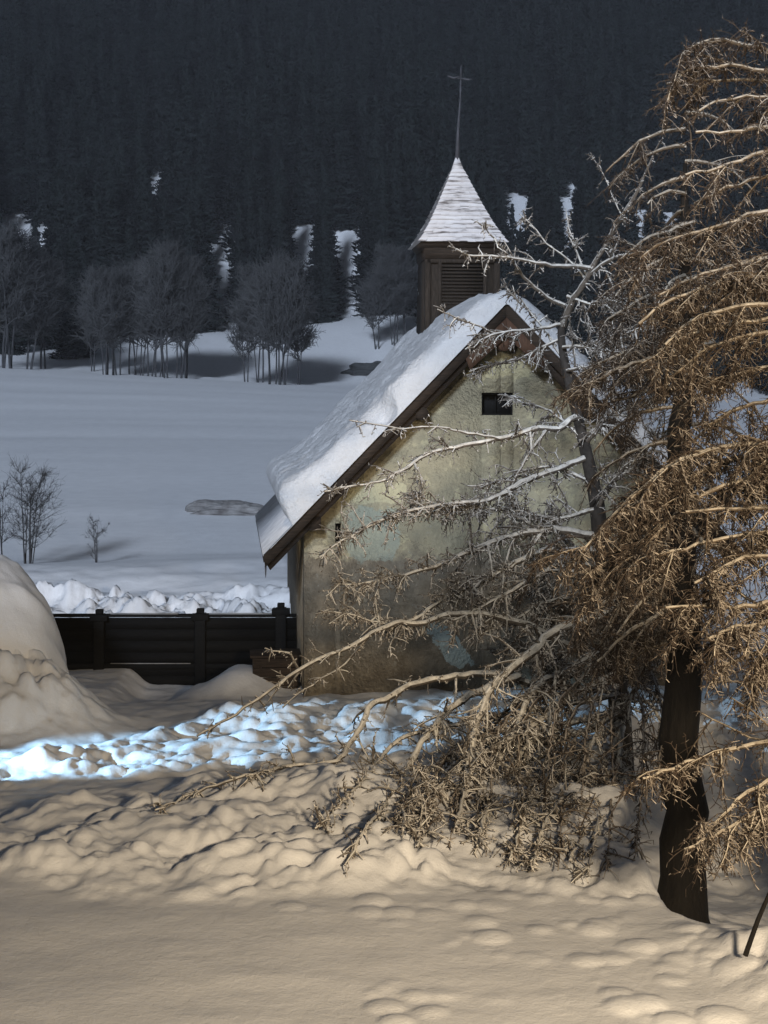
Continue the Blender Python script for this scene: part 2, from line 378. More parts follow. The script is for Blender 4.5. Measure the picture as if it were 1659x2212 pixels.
f = MB(); f.tube([(-.05, .2, 4.31), (-.05, .2, 4.66)], .012, 6); f.build('bar', BLACKWOOD, w1)
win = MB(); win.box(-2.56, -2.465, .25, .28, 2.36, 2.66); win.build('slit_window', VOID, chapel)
# roof deck: two slabs, verge boards
m = MB()
V0, V1 = -.5, L+.75
for s in (-1, 1):
    prof = [(0, AZ), (s*EU, rz(EU)), (s*EU, rz(EU)-.10), (0, AZ-.12)]
    if s > 0: prof = prof[::-1]
    m.prism(prof, V0+.05, V1)
m.build('roof', DWOOD, chapel)
for s in (-1, 1):
    m = MB(); prof = [(s*.0, AZ+.02), (s*EU, rz(EU)+.02), (s*(EU-.02), rz(EU)-.17), (s*.0, AZ-.20)]
    if s > 0: prof = prof[::-1]
    m.prism(prof, V0, V0+.045); m.build('verge_board', DWOOD, chapel)
    m = MB(); prof = [(s*.0, AZ-.13), (s*EU*.99, rz(EU)-.11), (s*(EU-.1), rz(EU)-.22), (s*.0, AZ-.34)]
    if s > 0: prof = prof[::-1]
    m.prism(prof, V0+.10, V0+.20); m.build('rafter', DWOOD, chapel)
for s in (-1, 1):
    m = MB(); prof = [(s*.0, AZ-.21), (s*.62, rz(.62)-.19), (s*.56, rz(.56)-.42), (s*.0, AZ-.50)]
    if s > 0: prof = prof[::-1]
    m.prism(prof, V0-.03, V0+.03); m.build('gable_board', REDWOOD, chapel)
for (u, z, r, v0, sq) in ((-1.27, 4.34, .10, -.42, 0), (1.27, 4.34, .10, -.42, 0), (0, 5.42, .13, -.46, 0), (-2.93, 2.70, .13, -.40, 1), (2.93, 2.70, .13, -.40, 1)):
    m = MB()
    if sq: m.box(u-.13, u+.13, v0, .1, z-.11, z+.10)
    else: m.tube([(u, v0, z), (u, .1, z)], r, 12)
    m.build('beam_end', REDWOOD if abs(u) < .1 else DWOOD, chapel)
m = MB(); m.tube([(-EU+.03, V0+.02, rz(EU)-.15), (-EU+.03, V0+.02, rz(EU)-.26), (-EU+.03, V0+.02, rz(EU)-.32)], [.018, .012, .003], 6); m.build('icicle', IRON, chapel)
# thin dusting on the bare eave and the thick snow pack
m = MB()
prof = [(-EU-.01, rz(EU)-.012), (-2.95, rz(2.95)+.004), (-2.95, rz(2.95)+.03), (-EU-.01, rz(EU)+.018)]
m.prism(prof, V0+.10, V1-.02); m.build('thin_snow', simple('thin_snow', (.40, .40, .41), (.6, .6, .6), 5, .01), chapel)
ns, nv = 150, 130
sv = np.concatenate([np.linspace(-3.56, -2.6, 30)[:-1], np.linspace(-2.6, 2.6, 104), np.linspace(2.6, 3.3, 23)[1:]])
vv = np.concatenate([V0-.06+np.array([0, .01, .03, .06, .10, .16, .23, .31]), np.linspace(V0+.34, V1-.2, 110), V1+np.array([-.12, -.06, -.02, 0])])
S_, V_ = np.meshgrid(sv, vv, indexing='ij')
bx_ = S_; bz = AZ-SL*np.sqrt(S_**2)
th = .37+.10*fbm(S_*.8, V_*.5, 3, 7)+.05*fbm(S_*3.5, V_*2.5, 3, 9)+.05*fbm(S_*8, V_*6, 4, 11)
th = th+.20*np.exp(-((S_+3.05)/.38)**2)+.05*np.exp(-(S_/.5)**2)
du = np.clip((S_+3.22)/.30, 0, 1); th = th*np.sqrt(np.clip(1-(1-du)**2, 0, 1))
du = np.clip((3.3-S_)/.30, 0, 1); th = th*np.sqrt(np.clip(1-(1-du)**2, 0, 1))
dv = np.clip((V_-(V0-.06))/.26, 0, 1); th = th*(.30+.70*np.sqrt(np.clip(1-(1-dv)**2, 0, 1)))
dv = np.clip((V1-V_)/.3, 0, 1); th = th*(.25+.75*np.sqrt(np.clip(1-(1-dv)**2, 0, 1)))
th = th*np.where(V_ <= V0-.059, .02, 1)
# broken gap in the snow at the verge
gp = np.exp(-(((S_+1.72+.25*(V_-V0))/.16)**2+((V_-V0-.05)/.28)**2)**2); th = th*(1-.93*gp)
nrmx = np.where(S_ < 0, -1, 1)*ss(0, .55, np.abs(S_))*.725; nrmz = np.sqrt(1-nrmx**2)
ox = bx_+nrmx*th; oz = bz+nrmz*th-.16*np.exp(-(S_/.22)**2)+.0
oz = np.maximum(oz, bz+.02); ov = V_
n1, n2 = S_.shape; idt = np.arange(n1*n2).reshape(n1, n2); idb = idt+n1*n2
VT = np.concatenate([np.stack([ox, ov, oz], -1).reshape(-1, 3), np.stack([bx_, ov, bz+.012], -1).reshape(-1, 3)])
fq = [np.stack([idt[:-1, :-1], idt[1:, :-1], idt[1:, 1:], idt[:-1, 1:]], -1).reshape(-1, 4), np.stack([idb[:-1, :-1], idb[:-1, 1:], idb[1:, 1:], idb[1:, :-1]], -1).reshape(-1, 4)]
for a, b_ in ((idt[:, 0], idb[:, 0]), (idb[:, -1], idt[:, -1]), (idb[0], idt[0]), (idt[-1], idb[-1])):
    fq.append(np.stack([a[:-1], b_[:-1], b_[1:], a[1:]], -1))
fq = np.concatenate(fq)
mesh_np('roof_snow', VT, fq.ravel(), np.full(len(fq), 4), ROOFSNOW, chapel, True)
# bell turret
tur = (-.12, 3.93)
TO = tur[0]
def TB(h0, h1, z0, z1, m):
    p = [(TO-h0, tur[1]-h0, z0), (TO+h0, tur[1]-h0, z0), (TO+h0, tur[1]+h0, z0), (TO-h0, tur[1]+h0, z0), (TO-h1, tur[1]-h1, z1), (TO+h1, tur[1]-h1, z1), (TO+h1, tur[1]+h1, z1), (TO-h1, tur[1]+h1, z1)]
    m.poly(p, [(0, 3, 2, 1), (4, 5, 6, 7), (0, 1, 5, 4), (1, 2, 6, 5), (2, 3, 7, 6), (3, 0, 4, 7)])
m = MB(); TB(.68, .62, 4.9, 7.28, m); turret = m.build('turret', TWOOD, chapel)
m = MB(); TB(.645, .66, 7.02, 7.20, m); TB(.66, .76, 7.20, 7.34, m); m.build('cornice', DWOOD, turret)
fr = tur[1]-.66
m = MB()
for u in (TO-.40, TO+.40): m.box(u-.03, u+.03, fr-.035, fr+.1, 5.9, 6.98)
m.box(TO-.62, TO+.62, fr-.03, fr+.1, 6.94, 7.0)
for u in (TO-.61, TO+.61): m.box(u-.05, u+.05, fr-.03, fr+.1, 5.4, 7.0)
m.build('louvre_frame', TWOOD, turret)
m = MB()
for k in range(17):
    z = 5.92+k*.06
    m.poly([(TO-.37, fr-.02, z), (TO+.37, fr-.02, z), (TO+.37, fr+.03, z+.05), (TO-.37, fr+.03, z+.05), (TO-.37, fr-.02, z-.008), (TO+.37, fr-.02, z-.008), (TO+.37, fr+.03, z+.042), (TO-.37, fr+.03, z+.042)],
           [(0, 1, 2, 3), (7, 6, 5, 4), (0, 4, 5, 1), (1, 5, 6, 2), (2, 6, 7, 3), (3, 7, 4, 0)])
m.build('louvre', TWOOD, turret)
# spire: flared square pyramid laid in shingle courses
m = MB()
prof = [(0, .82, 7.30)]
NC = 17
def hw_(t): return .09+(.70-.09)*(1-t)+.085*(1-t)**5
for k in range(NC):
    t0 = k/NC; t1 = (k+1)/NC; z0 = 7.31+t0*1.37; z1 = 7.31+t1*1.37
    a = hw_(t0)+.018; b_ = hw_(t1)
    rnd = random.Random(k)
    nseg = max(2, int(9*(1-t0)+2))
    # each course: outer skin with a thick butt edge, broken into shingles of uneven length
    for side in range(4):
        for j in range(nseg):
            s0 = -1+2*j/nseg; s1 = -1+2*(j+1)/nseg; dz = rnd.uniform(-.018, .008); da = rnd.uniform(-.004, .006)
            q4 = [(s0*a, -a-da, z0+dz), (s1*a, -a-da, z0+dz), (s1*b_, -b_, z1), (s0*b_, -b_, z1), (s0*(a-.03), -(a-.03), z0+dz), (s1*(a-.03), -(a-.03), z0+dz)]
            ca, sa = [(1, 0), (0, 1), (-1, 0), (0, -1)][side]
            q4 = [(TO+x*ca-y*sa, x*sa+y*ca+tur[1], z) for x, y, z in q4]
            m.poly(q4, [(0, 1, 2, 3), (0, 4, 5, 1)])
m.poly([(TO-.8, tur[1]-.8, 7.305), (TO+.8, tur[1]-.8, 7.305), (TO+.8, tur[1]+.8, 7.305), (TO-.8, tur[1]+.8, 7.305)], [(0, 3, 2, 1)])
TB(.102, .03, 8.66, 8.88, m)
spire = m.build('spire', SHINGLE, chapel)
m = MB(); m.tube([(TO, tur[1], 8.8), (TO+.02, tur[1], 9.4), (TO+.06, tur[1], 9.95), (TO+.07, tur[1], 10.5)], [.045, .026, .018, .012], 6); m.build('finial', IRON, spire)
m = MB(); zc = 10.31
m.tube([(TO-.17, tur[1]-.02, zc+.03), (TO-.06, tur[1]-.02, zc-.01), (TO+.05, tur[1]-.02, zc+.03)], [.018, .022, .012], 6)
m.tube([(TO+.10, tur[1]-.02, zc-.02), (TO+.19, tur[1]-.02, zc-.03), (TO+.28, tur[1]-.02, zc-.02)], [.02, .02, .006], 6)
m.tube([(TO+.07, tur[1]-.02, zc+.24), (TO+.07, tur[1]-.02, zc)], [.008, .014], 6); m.tube([(TO, tur[1]-.02, zc-.01), (TO+.16, tur[1]-.02, zc-.01)], .012, 6)
m.build('cross', IRON, spire)

# ------------------------------------------------------------------ fence, heaps, box
FY = 26.55
fence = empty('fence', (P(380, 0, FY)[0], FY, 0)); tag(fence, 'black boarded fence half buried in snow left of the chapel', 'fence')
fx = lambda px: (px-380)*FY/F
m = MB()
for k in range(6):
    z0 = -.30+k*.195; m.box(fx(60), fx(640), 0, .035, z0, z0+.193)
m.build('boards', BLACKWOOD, fence)
m = MB(); m.box(fx(60), fx(640), -.05, .06, .885, .935); m.build('top_rail', BLACKWOOD, fence, bevel=.006)
m = MB(); m.box(fx(60), fx(640), -.06, -.003, .02, .10); lr = m.build('bottom_rail', BLACKWOOD, fence, bevel=.006)
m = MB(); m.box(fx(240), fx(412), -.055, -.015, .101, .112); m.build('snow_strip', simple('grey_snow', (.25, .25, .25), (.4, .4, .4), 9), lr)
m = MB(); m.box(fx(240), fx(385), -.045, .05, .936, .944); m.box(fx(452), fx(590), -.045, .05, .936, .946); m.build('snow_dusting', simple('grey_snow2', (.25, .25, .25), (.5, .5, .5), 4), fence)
for px, hh in ((215, .985), (433, 1.0), (607, 1.09)):
    c = fx(px); m = MB(); m.box(c-.09, c+.09, -.10, .10, -.4, hh-.05); m.box(c-.06, c+.06, -.07, .07, hh-.05, hh+.03)
    m.box(c-.15, c+.15, -.12, .08, hh-.16, hh-.06) ; m.build('post', BLACKWOOD, fence, bevel=.012)
# snow-buried mound at the far left
def mound(name, c, rad, seedn, label, cat, material, rough=.08, n=48):
    th_ = np.linspace(0, pi/2, n); ph = np.linspace(0, 2*pi, 2*n, endpoint=False); T, Q = np.meshgrid(th_, ph, indexing='ij')
    x = np.sin(T)*np.cos(Q); y = np.sin(T)*np.sin(Q); z = np.cos(T)**.8
    r = 1+rough*fbm(x*2+7*seedn, y*2+z*2, 4, seedn)
    Vv = np.stack([c[0]+rad[0]*x*r, c[1]+rad[1]*y*r, c[2]+rad[2]*(z*r)], -1).reshape(-1, 3)
    i_ = np.arange(n*2*n).reshape(n, 2*n); q_ = np.stack([i_[:-1], i_[1:], np.roll(i_[1:], -1, 1), np.roll(i_[:-1], -1, 1)], -1).reshape(-1, 4)
    loc = Vv.mean(0)*0+np.array(c); o = mesh_np(name, Vv-loc, q_.ravel(), np.full(len(q_), 4), material, None, True); o.location = loc
    return tag(o, label, cat)
mound('snow_mound', (-6.25, 22.9, -.3), (1.72, 1.6, 2.75), 3, 'tall smooth rounded snow mound at the left edge above the rough heap', 'snow mound', SNOW, .10)
mound('brushy_mound', (P(490, 0, 47)[0]+.2, 47, gz(-4, 47)-.1), (1.55, .9, .42), 5, 'low grey brush covered hummock in the middle of the meadow', 'hummock', DRYGRASS, .35)
mound('dark_brush', (P(815, 0, 165)[0], 165, gz(-.7, 165)-.3), (3.6, 1.5, 1.25), 6, 'dark low brush patch on the snow behind the chapel roof', 'brush', DARKBRUSH, .4)
# dark plank box by the corner
bxr = empty('plank_box', (-1.70, 24.7, 0), AX); tag(bxr, 'low dark plank box half buried beside the chapel corner', 'box')
m = MB()
for k in range(4): m.box(-.36, .36, -.02, .02, -.1+k*.15, .04+k*.15)
m.build('front_boards', DWOOD, bxr, bevel=.004)
for u in (-.36, .33):
    m = MB(); m.box(u, u+.03, .021, .6, -.1, .5); m.build('side_board', DWOOD, bxr)
m = MB(); m.box(-.40, .40, -.05, .65, .502, .54); m.build('lid', DWOOD, bxr, bevel=.005)

# ------------------------------------------------------------------ growth helpers for the near trees
def norm(v): return v/(np.linalg.norm(v)+1e-9)
def spline(pts, n):
    pts = np.asarray(pts, float)
    if len(pts) < 3:
        t = np.linspace(0, 1, n)[:, None]; return pts[0]*(1-t)+pts[-1]*t
    d = np.concatenate([[0], np.cumsum(np.linalg.norm(np.diff(pts, axis=0), axis=1))]); s = np.linspace(0, d[-1], n)
    P_ = np.concatenate([[2*pts[0]-pts[1]], pts, [2*pts[-1]-pts[-2]]]); out = []
    for v in s:
        i = min(max(np.searchsorted(d, v)-1, 0), len(pts)-2); t = (v-d[i])/max(d[i+1]-d[i], 1e-9)
        a, b, c, e = P_[i:i+4]; out.append(.5*((2*b)+(-a+c)*t+(2*a-5*b+4*c-e)*t*t+(-a+3*b-3*c+e)*t**3))
    return np.array(out)
def shoot(rng, p, d, length, K, droop, wig):
    pts = [p]; d = norm(d); st = length/(K-1)
    for _ in range(K-1):
        d = norm(d+np.array((0, 0, -droop/(K-1)))+rng.normal(0, wig, 3)); pts.append(pts[-1]+d*st)
    return np.array(pts)
def branch(T, rng, pts, r0, r1, n=None, sec=14, sl=(.3, .9), sdroop=.5, fwd=.7, twn=8, tl=(.10, .28), tdroop=.6, tr=.009, spur=1.0, start=.12, mi=(0, 1), low_bias=0., slen=.055):
    """a traced limb with side shoots, twigs and short spurs"""
    pts = np.asarray(pts); Ltot = np.linalg.norm(np.diff(pts, axis=0), axis=1).sum()
    n = n or max(6, int(Ltot/.10)); S = spline(pts, n)
    S[1:-1] += rng.normal(0, .007, (n-2, 3))
    rad = np.linspace(r0, r1, n)*(1+rng.normal(0, .07, n))
    T.add(S, np.abs(rad), 6, mi[0])
    def twigs(Q, k, r, scale=1.):
        if k < 1: return
        nv = lambda v: v/(np.linalg.norm(v, axis=-1, keepdims=True)+1e-9)
        m_ = len(Q); i = rng.integers(0, m_-1, k); f_ = rng.random((k, 1)); p = Q[i]*(1-f_)+Q[i+1]*f_; t = nv(Q[i+1]-Q[i])
        d = nv(t*rng.uniform(.2, .9, (k, 1))+rng.normal(0, .7, (k, 3))-np.array((0, 0, tdroop))*rng.random((k, 1)))
        l = rng.uniform(tl[0], tl[1], (k, 1))*scale; W = [p]
        for _ in range(3):
            d = nv(d+np.array((0, 0, -tdroop*.2))+rng.normal(0, .16, (k, 3))); W.append(W[-1]+d*l/3)
        W = np.stack(W, 1); T.batch(W, np.array([r, r*.85, r*.7, r*.45])[None]*rng.uniform(.7, 1.2, (k, 1)), 3, mi[1])
        q = int(k*2.2*spur)
        if q:
            a = rng.integers(0, k, q); b_ = rng.integers(0, 4, q); p2 = W[a, b_]; d2 = nv(rng.normal(0, 1, (q, 3))+nv(W[a, 3]-W[a, 0])*.5-np.array((0, 0, tdroop*.4)))
            T.batch(np.stack([p2, p2+d2*rng.uniform(.02, slen, (q, 1))], 1), np.array([r*.85, r*.6])[None], 3, mi[1])
    twigs(S, int(twn*Ltot*1.2), tr)
    for _ in range(int(Ltot*spur*9)):   # knobbly spurs on the limb itself
        i = rng.integers(1, n-1); d2 = norm(rng.normal(0, 1, 3)); rr = rad[i]
        T.add([S[i], S[i]+d2*(rr+rng.uniform(.015, .05))], [tr*1.1, tr*.9], 4, mi[1])
    for _ in range(int(sec*Ltot*.5+.5)):
        u = start+(1-start)*rng.random()**.9; i = min(int(u*(n-1)), n-2); p = S[i]; t = norm(S[i+1]-S[i])
        d = norm(t*fwd+rng.normal(0, .55, 3)+np.array((0, 0, -low_bias)))
        l = rng.uniform(*sl)*(1.1-.6*u); Q = shoot(rng, p, d, l, 7, sdroop*rng.uniform(.3, 1.3), .10)
        rs = min(max(tr*1.5, rad[i]*.5), .02); T.add(Q, np.linspace(rs, tr*.8, 7), 5, mi[0])
        twigs(Q, int(twn*l*2.2+1), tr*.9)
def PP(lst, D0, D1):
    n = len(lst); out = []
    for i, (x, y) in enumerate(lst):
        D = D0+(D1-D0)*i/(n-1); p = P(x, y, D)
        while p[2] < gz(p[0], p[1])+.05 and D > 11: D -= .1; p = P(x, y, D)
        out.append(p)
    return out

# ------------------------------------------------------------------ the bare spreading tree in front of the gable
rng = np.random.default_rng(11)
LEAD = [(1214, 704), (1240, 645), (1275, 590), (1320, 505), (1370, 425), (1412, 335), (1432, 298)]
bt = empty('bare_tree', (P(1345, 0, 19.6)[0], 19.6, 0)); off = np.array(bt.location)
tag(bt, 'bare spreading tree with frosted knobbly branches growing across the chapel gable', 'tree')
trunk_pts = [np.array((P(1345, 0, 19.6)[0], 19.6, -.15)), P(1340, 1560, 19.6), P(1325, 1400, 19.8), P(1300, 1200, 20), P(1288, 1080, 20.3), P(1262, 960, 20.5), P(1238, 860, 20.6), P(1216, 760, 20.6), P(1214, 700, 20.6), P(1236, 650, 20.5)]
T = Tubes(); S = spline(trunk_pts, 60); T.add(S-off, np.interp(np.linspace(0, 1, 60), [0, .3, .55, .7, .85, 1], [.15, .12, .10, .075, .06, .04]), 10, 0)
T.build('trunk', TRUNKB, bt)
T = Tubes()
B = [(LEAD, 20.6, 19.7, .036, .008, 3, (.1, .25), 7),
  # (polyline in photo pixels, depth at start, depth at end, start radius, end radius, side shoots, side length, twigs)
 ([(1285, 578), (1230, 576), (1180, 572), (1120, 560), (1080, 556), (1010, 551), (985, 538)], 20.3, 19.4, .026, .010, 3, (.12, .4), 5),
 ([(1238, 668), (1180, 640), (1130, 600), (1108, 562), (1088, 542), (1062, 510), (1042, 480)], 20.6, 19.6, .024, .006, 3, (.15, .4), 5),
 ([(1262, 600), (1225, 560), (1180, 525), (1150, 490), (1122, 462)], 20.4, 20.8, .014, .006, 4, (.12, .3), 8),
 ([(1268, 600), (1245, 540), (1228, 490), (1222, 450)], 20.4, 21, .012, .005, 3, (.12, .3), 8),
 ([(1275, 592), (1320, 560), (1375, 547), (1425, 540)], 20.3, 19.6, .022, .010, 4, (.2, .4), 6),
 ([(1350, 480), (1330, 440), (1310, 390), (1275, 330)], 20.1, 20.6, .008, .003, 1, (.1, .2), 3),
 ([(1216, 700), (1160, 712), (1100, 715), (1050, 728), (1005, 755)], 20.6, 20.0, .022, .008, 6, (.2, .5), 8),
 ([(1120, 735), (1060, 715), (1000, 692), (945, 668)], 20.5, 19.6, .013, .006, 2, (.1, .3), 4),
 ([(1216, 730), (1150, 760), (1110, 780), (1060, 790), (1010, 815)], 20.6, 21.2, .018, .006, 7, (.2, .5), 8),
 ([(1218, 780), (1160, 690), (1120, 650), (1090, 620)], 20.6, 21.4, .012, .005, 4, (.15, .4), 7),
 ([(1225, 640), (1290, 660), (1340, 650), (1400, 620)], 20.5, 19.8, .018, .008, 9, (.25, .6), 12),
 ([(1310, 590), (1325, 625), (1330, 670)], 20.3, 20.1, .010, .008, 2, (.1, .2), 9),
 ([(1216, 750), (1280, 745), (1350, 720), (1420, 700)], 20.5, 19.6, .022, .008, 12, (.3, .7), 13),
 ([(1225, 800), (1290, 790), (1350, 800), (1420, 790)], 20.5, 19.4, .02, .008, 12, (.3, .7), 13),
 ([(1245, 900), (1205, 927), (1160, 925), (1110, 940), (1060, 950), (990, 965), (940, 975), (900, 995), (870, 1015), (820, 1040), (760, 1050), (700, 1062)], 20.5, 19.2, .034, .010, 5, (.2, .5), 7),
 ([(1080, 948), (1000, 932), (940, 922), (870, 925), (800, 915), (755, 908)], 20.0, 19.4, .014, .006, 2, (.1, .4), 4),
 ([(1180, 930), (1140, 985), (1110, 1040), (1095, 1075)], 20.2, 20.0, .016, .008, 4, (.15, .4), 7),
 ([(1250, 940), (1190, 890), (1130, 870), (1090, 850)], 20.5, 21.4, .014, .005, 5, (.15, .5), 9),
 ([(1262, 990), (1190, 1018), (1120, 1045), (1060, 1078), (980, 1088), (900, 1102), (850, 1112), (780, 1145), (720, 1180), (690, 1205)], 20.4, 19.0, .034, .008, 8, (.2, .6), 10),
 ([(1275, 1040), (1200, 1010), (1140, 1015), (1080, 1040), (1010, 1050)], 20.4, 20.8, .022, .008, 8, (.2, .5), 9),
 ([(1285, 1100), (1200, 1120), (1120, 1105), (1050, 1100), (960, 1095), (900, 1070)], 20.2, 20.0, .026, .008, 20, (.25, .65), 16),
 ([(1295, 1160), (1200, 1143), (1140, 1150), (1080, 1165), (1030, 1185), (960, 1215), (900, 1235), (840, 1250), (780, 1262), (720, 1262)], 20.1, 18.8, .042, .010, 11, (.25, .7), 11),
 ([(1300, 1190), (1180, 1190), (1100, 1225), (1060, 1247), (1000, 1275), (940, 1305), (890, 1340), (840, 1352), (770, 1330), (720, 1322)], 20.0, 18.7, .036, .009, 13, (.25, .7), 12),
 ([(1305, 1230), (1220, 1215), (1150, 1250), (1080, 1290), (1020, 1320), (960, 1350)], 20.0, 18.9, .03, .008, 10, (.3, .7), 11),
 ([(1310, 1290), (1240, 1290), (1160, 1310), (1100, 1345), (1040, 1370)], 19.9, 19.2, .028, .008, 12, (.3, .7), 12),
 ([(1330, 1440), (1230, 1395), (1170, 1365), (1130, 1347), (1080, 1335), (1030, 1325), (960, 1330), (910, 1345), (860, 1345), (820, 1360), (760, 1395), (700, 1420), (640, 1450), (600, 1480), (550, 1515), (490, 1555), (425, 1590)], 19.7, 17.9, .042, .010, 2.5, (.2, .5), 3),
 ([(645, 1447), (625, 1412), (590, 1406), (572, 1400)], 18.4, 18.2, .012, .006, 2, (.1, .2), 4),
 ([(800, 1370), (740, 1440), (690, 1470), (640, 1500), (610, 1530)], 18.8, 18.5, .012, .005, 3, (.1, .3), 4),
 ([(1330, 1490), (1170, 1480), (1060, 1456), (960, 1463), (900, 1475), (850, 1500), (800, 1525), (785, 1560), (760, 1600), (735, 1635), (700, 1650), (620, 1656), (540, 1675), (460, 1698), (400, 1722), (335, 1750)], 19.6, 15.9, .042, .008, 3.5, (.15, .45), 4),
 ([(1400, 1300), (1300, 1330), (1195, 1365), (1155, 1405), (1110, 1440), (1070, 1475), (1040, 1535), (1020, 1610), (1005, 1700), (985, 1790)], 18.2, 16.6, .045, .012, 8, (.25, .6), 10),
 ([(1335, 1380), (1250, 1430), (1190, 1462), (1150, 1492), (1120, 1560), (1080, 1640), (1040, 1685)], 19.5, 17.0, .036, .010, 8, (.25, .6), 10),
 ([(1120, 1460), (1000, 1510), (930, 1575), (880, 1660), (830, 1740), (785, 1795), (757, 1850)], 19.0, 15.4, .035, .010, 4, (.2, .5), 6),
 ([(1200, 1450), (1192, 1520), (1186, 1600), (1180, 1660)], 18.6, 18.2, .018, .007, 5, (.15, .4), 8),
 ([(1340, 1540), (1240, 1560), (1150, 1600), (1090, 1680), (1050, 1750), (1030, 1830)], 19.4, 16.2, .034, .010, 8, (.25, .7), 10),
 ([(1340, 1540), (1200, 1600), (1050, 1610), (930, 1660), (880, 1720), (870, 1790)], 19.2, 16.0, .03, .008, 9, (.25, .7), 10),
 ([(1335, 1500), (1180, 1530), (1010, 1560), (880, 1590), (820, 1640), (780, 1690), (680, 1790)], 19.5, 16.4, .028, .007, 4, (.2, .5), 6),
 ([(1340, 1560), (1230, 1640), (1150, 1720), (1120, 1800), (1100, 1860)], 19.2, 16.0, .03, .009, 8, (.25, .7), 9),
 ([(1345, 1540), (1380, 1480), (1440, 1420)], 19.3, 18.0, .03, .01, 8, (.3, .6), 10),
 ([(1345, 1570), (1330, 1680), (1290, 1780), (1270, 1880)], 19.3, 15.6, .026, .008, 4, (.25, .6), 6),
 ([(1345, 1570), (1300, 1650), (1200, 1740), (1160, 1830), (1150, 1880)], 19.3, 15.6, .022, .007, 4, (.25, .6), 6),
 ([(1300, 1180), (1360, 1140), (1420, 1080), (1480, 1030)], 20.0, 18.8, .03, .010, 12, (.3, .7), 12),
 ([(1290, 1100), (1340, 1020), (1400, 980), (1440, 930)], 20.2, 19.6, .026, .010, 12, (.3, .7), 12),
 ([(1265, 960), (1310, 900), (1370, 880), (1420, 850)], 20.5, 19.6, .024, .008, 12, (.3, .6), 12),
 ([(1320, 1300), (1380, 1240), (1450, 1200)], 19.9, 18.6, .03, .010, 14, (.3, .7), 12),
 ([(1330, 1400), (1260, 1340), (1200, 1290), (1150, 1270)], 19.8, 20.6, .026, .008, 14, (.3, .8), 12),
 ([(1335, 1450), (1270, 1400), (1200, 1420), (1130, 1400), (1080, 1410)], 19.7, 20.4, .026, .008, 12, (.3, .8), 12),
 ([(1330, 1350), (1290, 1260), (1230, 1180), (1180, 1080)], 19.8, 21.0, .024, .008, 12, (.3, .7), 12),
 ([(1335, 1500), (1400, 1520), (1440, 1600), (1430, 1700)], 19.6, 18.0, .02, .007, 6, (.3, .6), 9),
 ([(1335, 1520), (1290, 1580), (1250, 1700), (1230, 1860)], 19.5, 15.5, .02, .007, 5, (.3, .7), 7),
 ([(1335, 1450), (1240, 1500), (1160, 1560), (1090, 1600), (990, 1660), (920, 1740), (900, 1830)], 19.4, 15.4, .03, .008, 9, (.3, .8), 9),
]
for lst, D0, D1, r0, r1, sec, sl, tw in B:
    branch(T, rng, np.array(PP(lst, D0, D1))-off, r0*1.4, r1*1.3, sec=sec*2.8, sl=sl, twn=tw*.9+2.5, tl=(.05, .19), sdroop=.45, tdroop=.6, tr=.0092, spur=1.5, slen=.042)
DK = [
 [(1330, 1450), (1280, 1520), (1265, 1620), (1255, 1740), (1250, 1860)], [(1335, 1480), (1320, 1560), (1325, 1660), (1318, 1770), (1310, 1880)],
 [(1320, 1420), (1220, 1500), (1190, 1600), (1180, 1720), (1172, 1850)], [(1320, 1420), (1200, 1480), (1130, 1560), (1120, 1680), (1118, 1800), (1112, 1860)],
 [(1330, 1440), (1380, 1500), (1390, 1600), (1385, 1720), (1370, 1850)], [(1320, 1400), (1150, 1500), (1070, 1600), (1060, 1720), (1050, 1850)],
 [(1310, 1420), (1100, 1540), (1000, 1640), (985, 1760), (970, 1830)], [(1330, 1460), (1240, 1540), (1215, 1650), (1212, 1780), (1205, 1880)],
 [(1330, 1400), (1400, 1440), (1430, 1540), (1425, 1660)], [(1310, 1400), (1060, 1560), (960, 1640), (930, 1720), (920, 1800)],
 [(1320, 1330), (1230, 1300), (1150, 1340), (1090, 1420), (1060, 1520)], [(1320, 1300), (1260, 1280), (1200, 1330), (1170, 1420), (1160, 1520)],
 [(1310, 1250), (1350, 1230), (1400, 1290), (1420, 1390)], [(1305, 1200), (1260, 1160), (1200, 1170), (1150, 1230), (1120, 1320)]]
for k, lst in enumerate(DK):
    branch(T, rng, np.array(PP(lst, 19.4, 15.2 if lst[-1][1] > 1600 else 19.0+.3*(k % 4)))-off, .020, .005, sec=6, sl=(.3, .8), twn=7, tl=(.06, .24), sdroop=.7, tdroop=.9, tr=.0060, spur=1.4, slen=.05, mi=(2, 2))
T.build('crown', [LIMB, TWIG, LTWIG], bt)

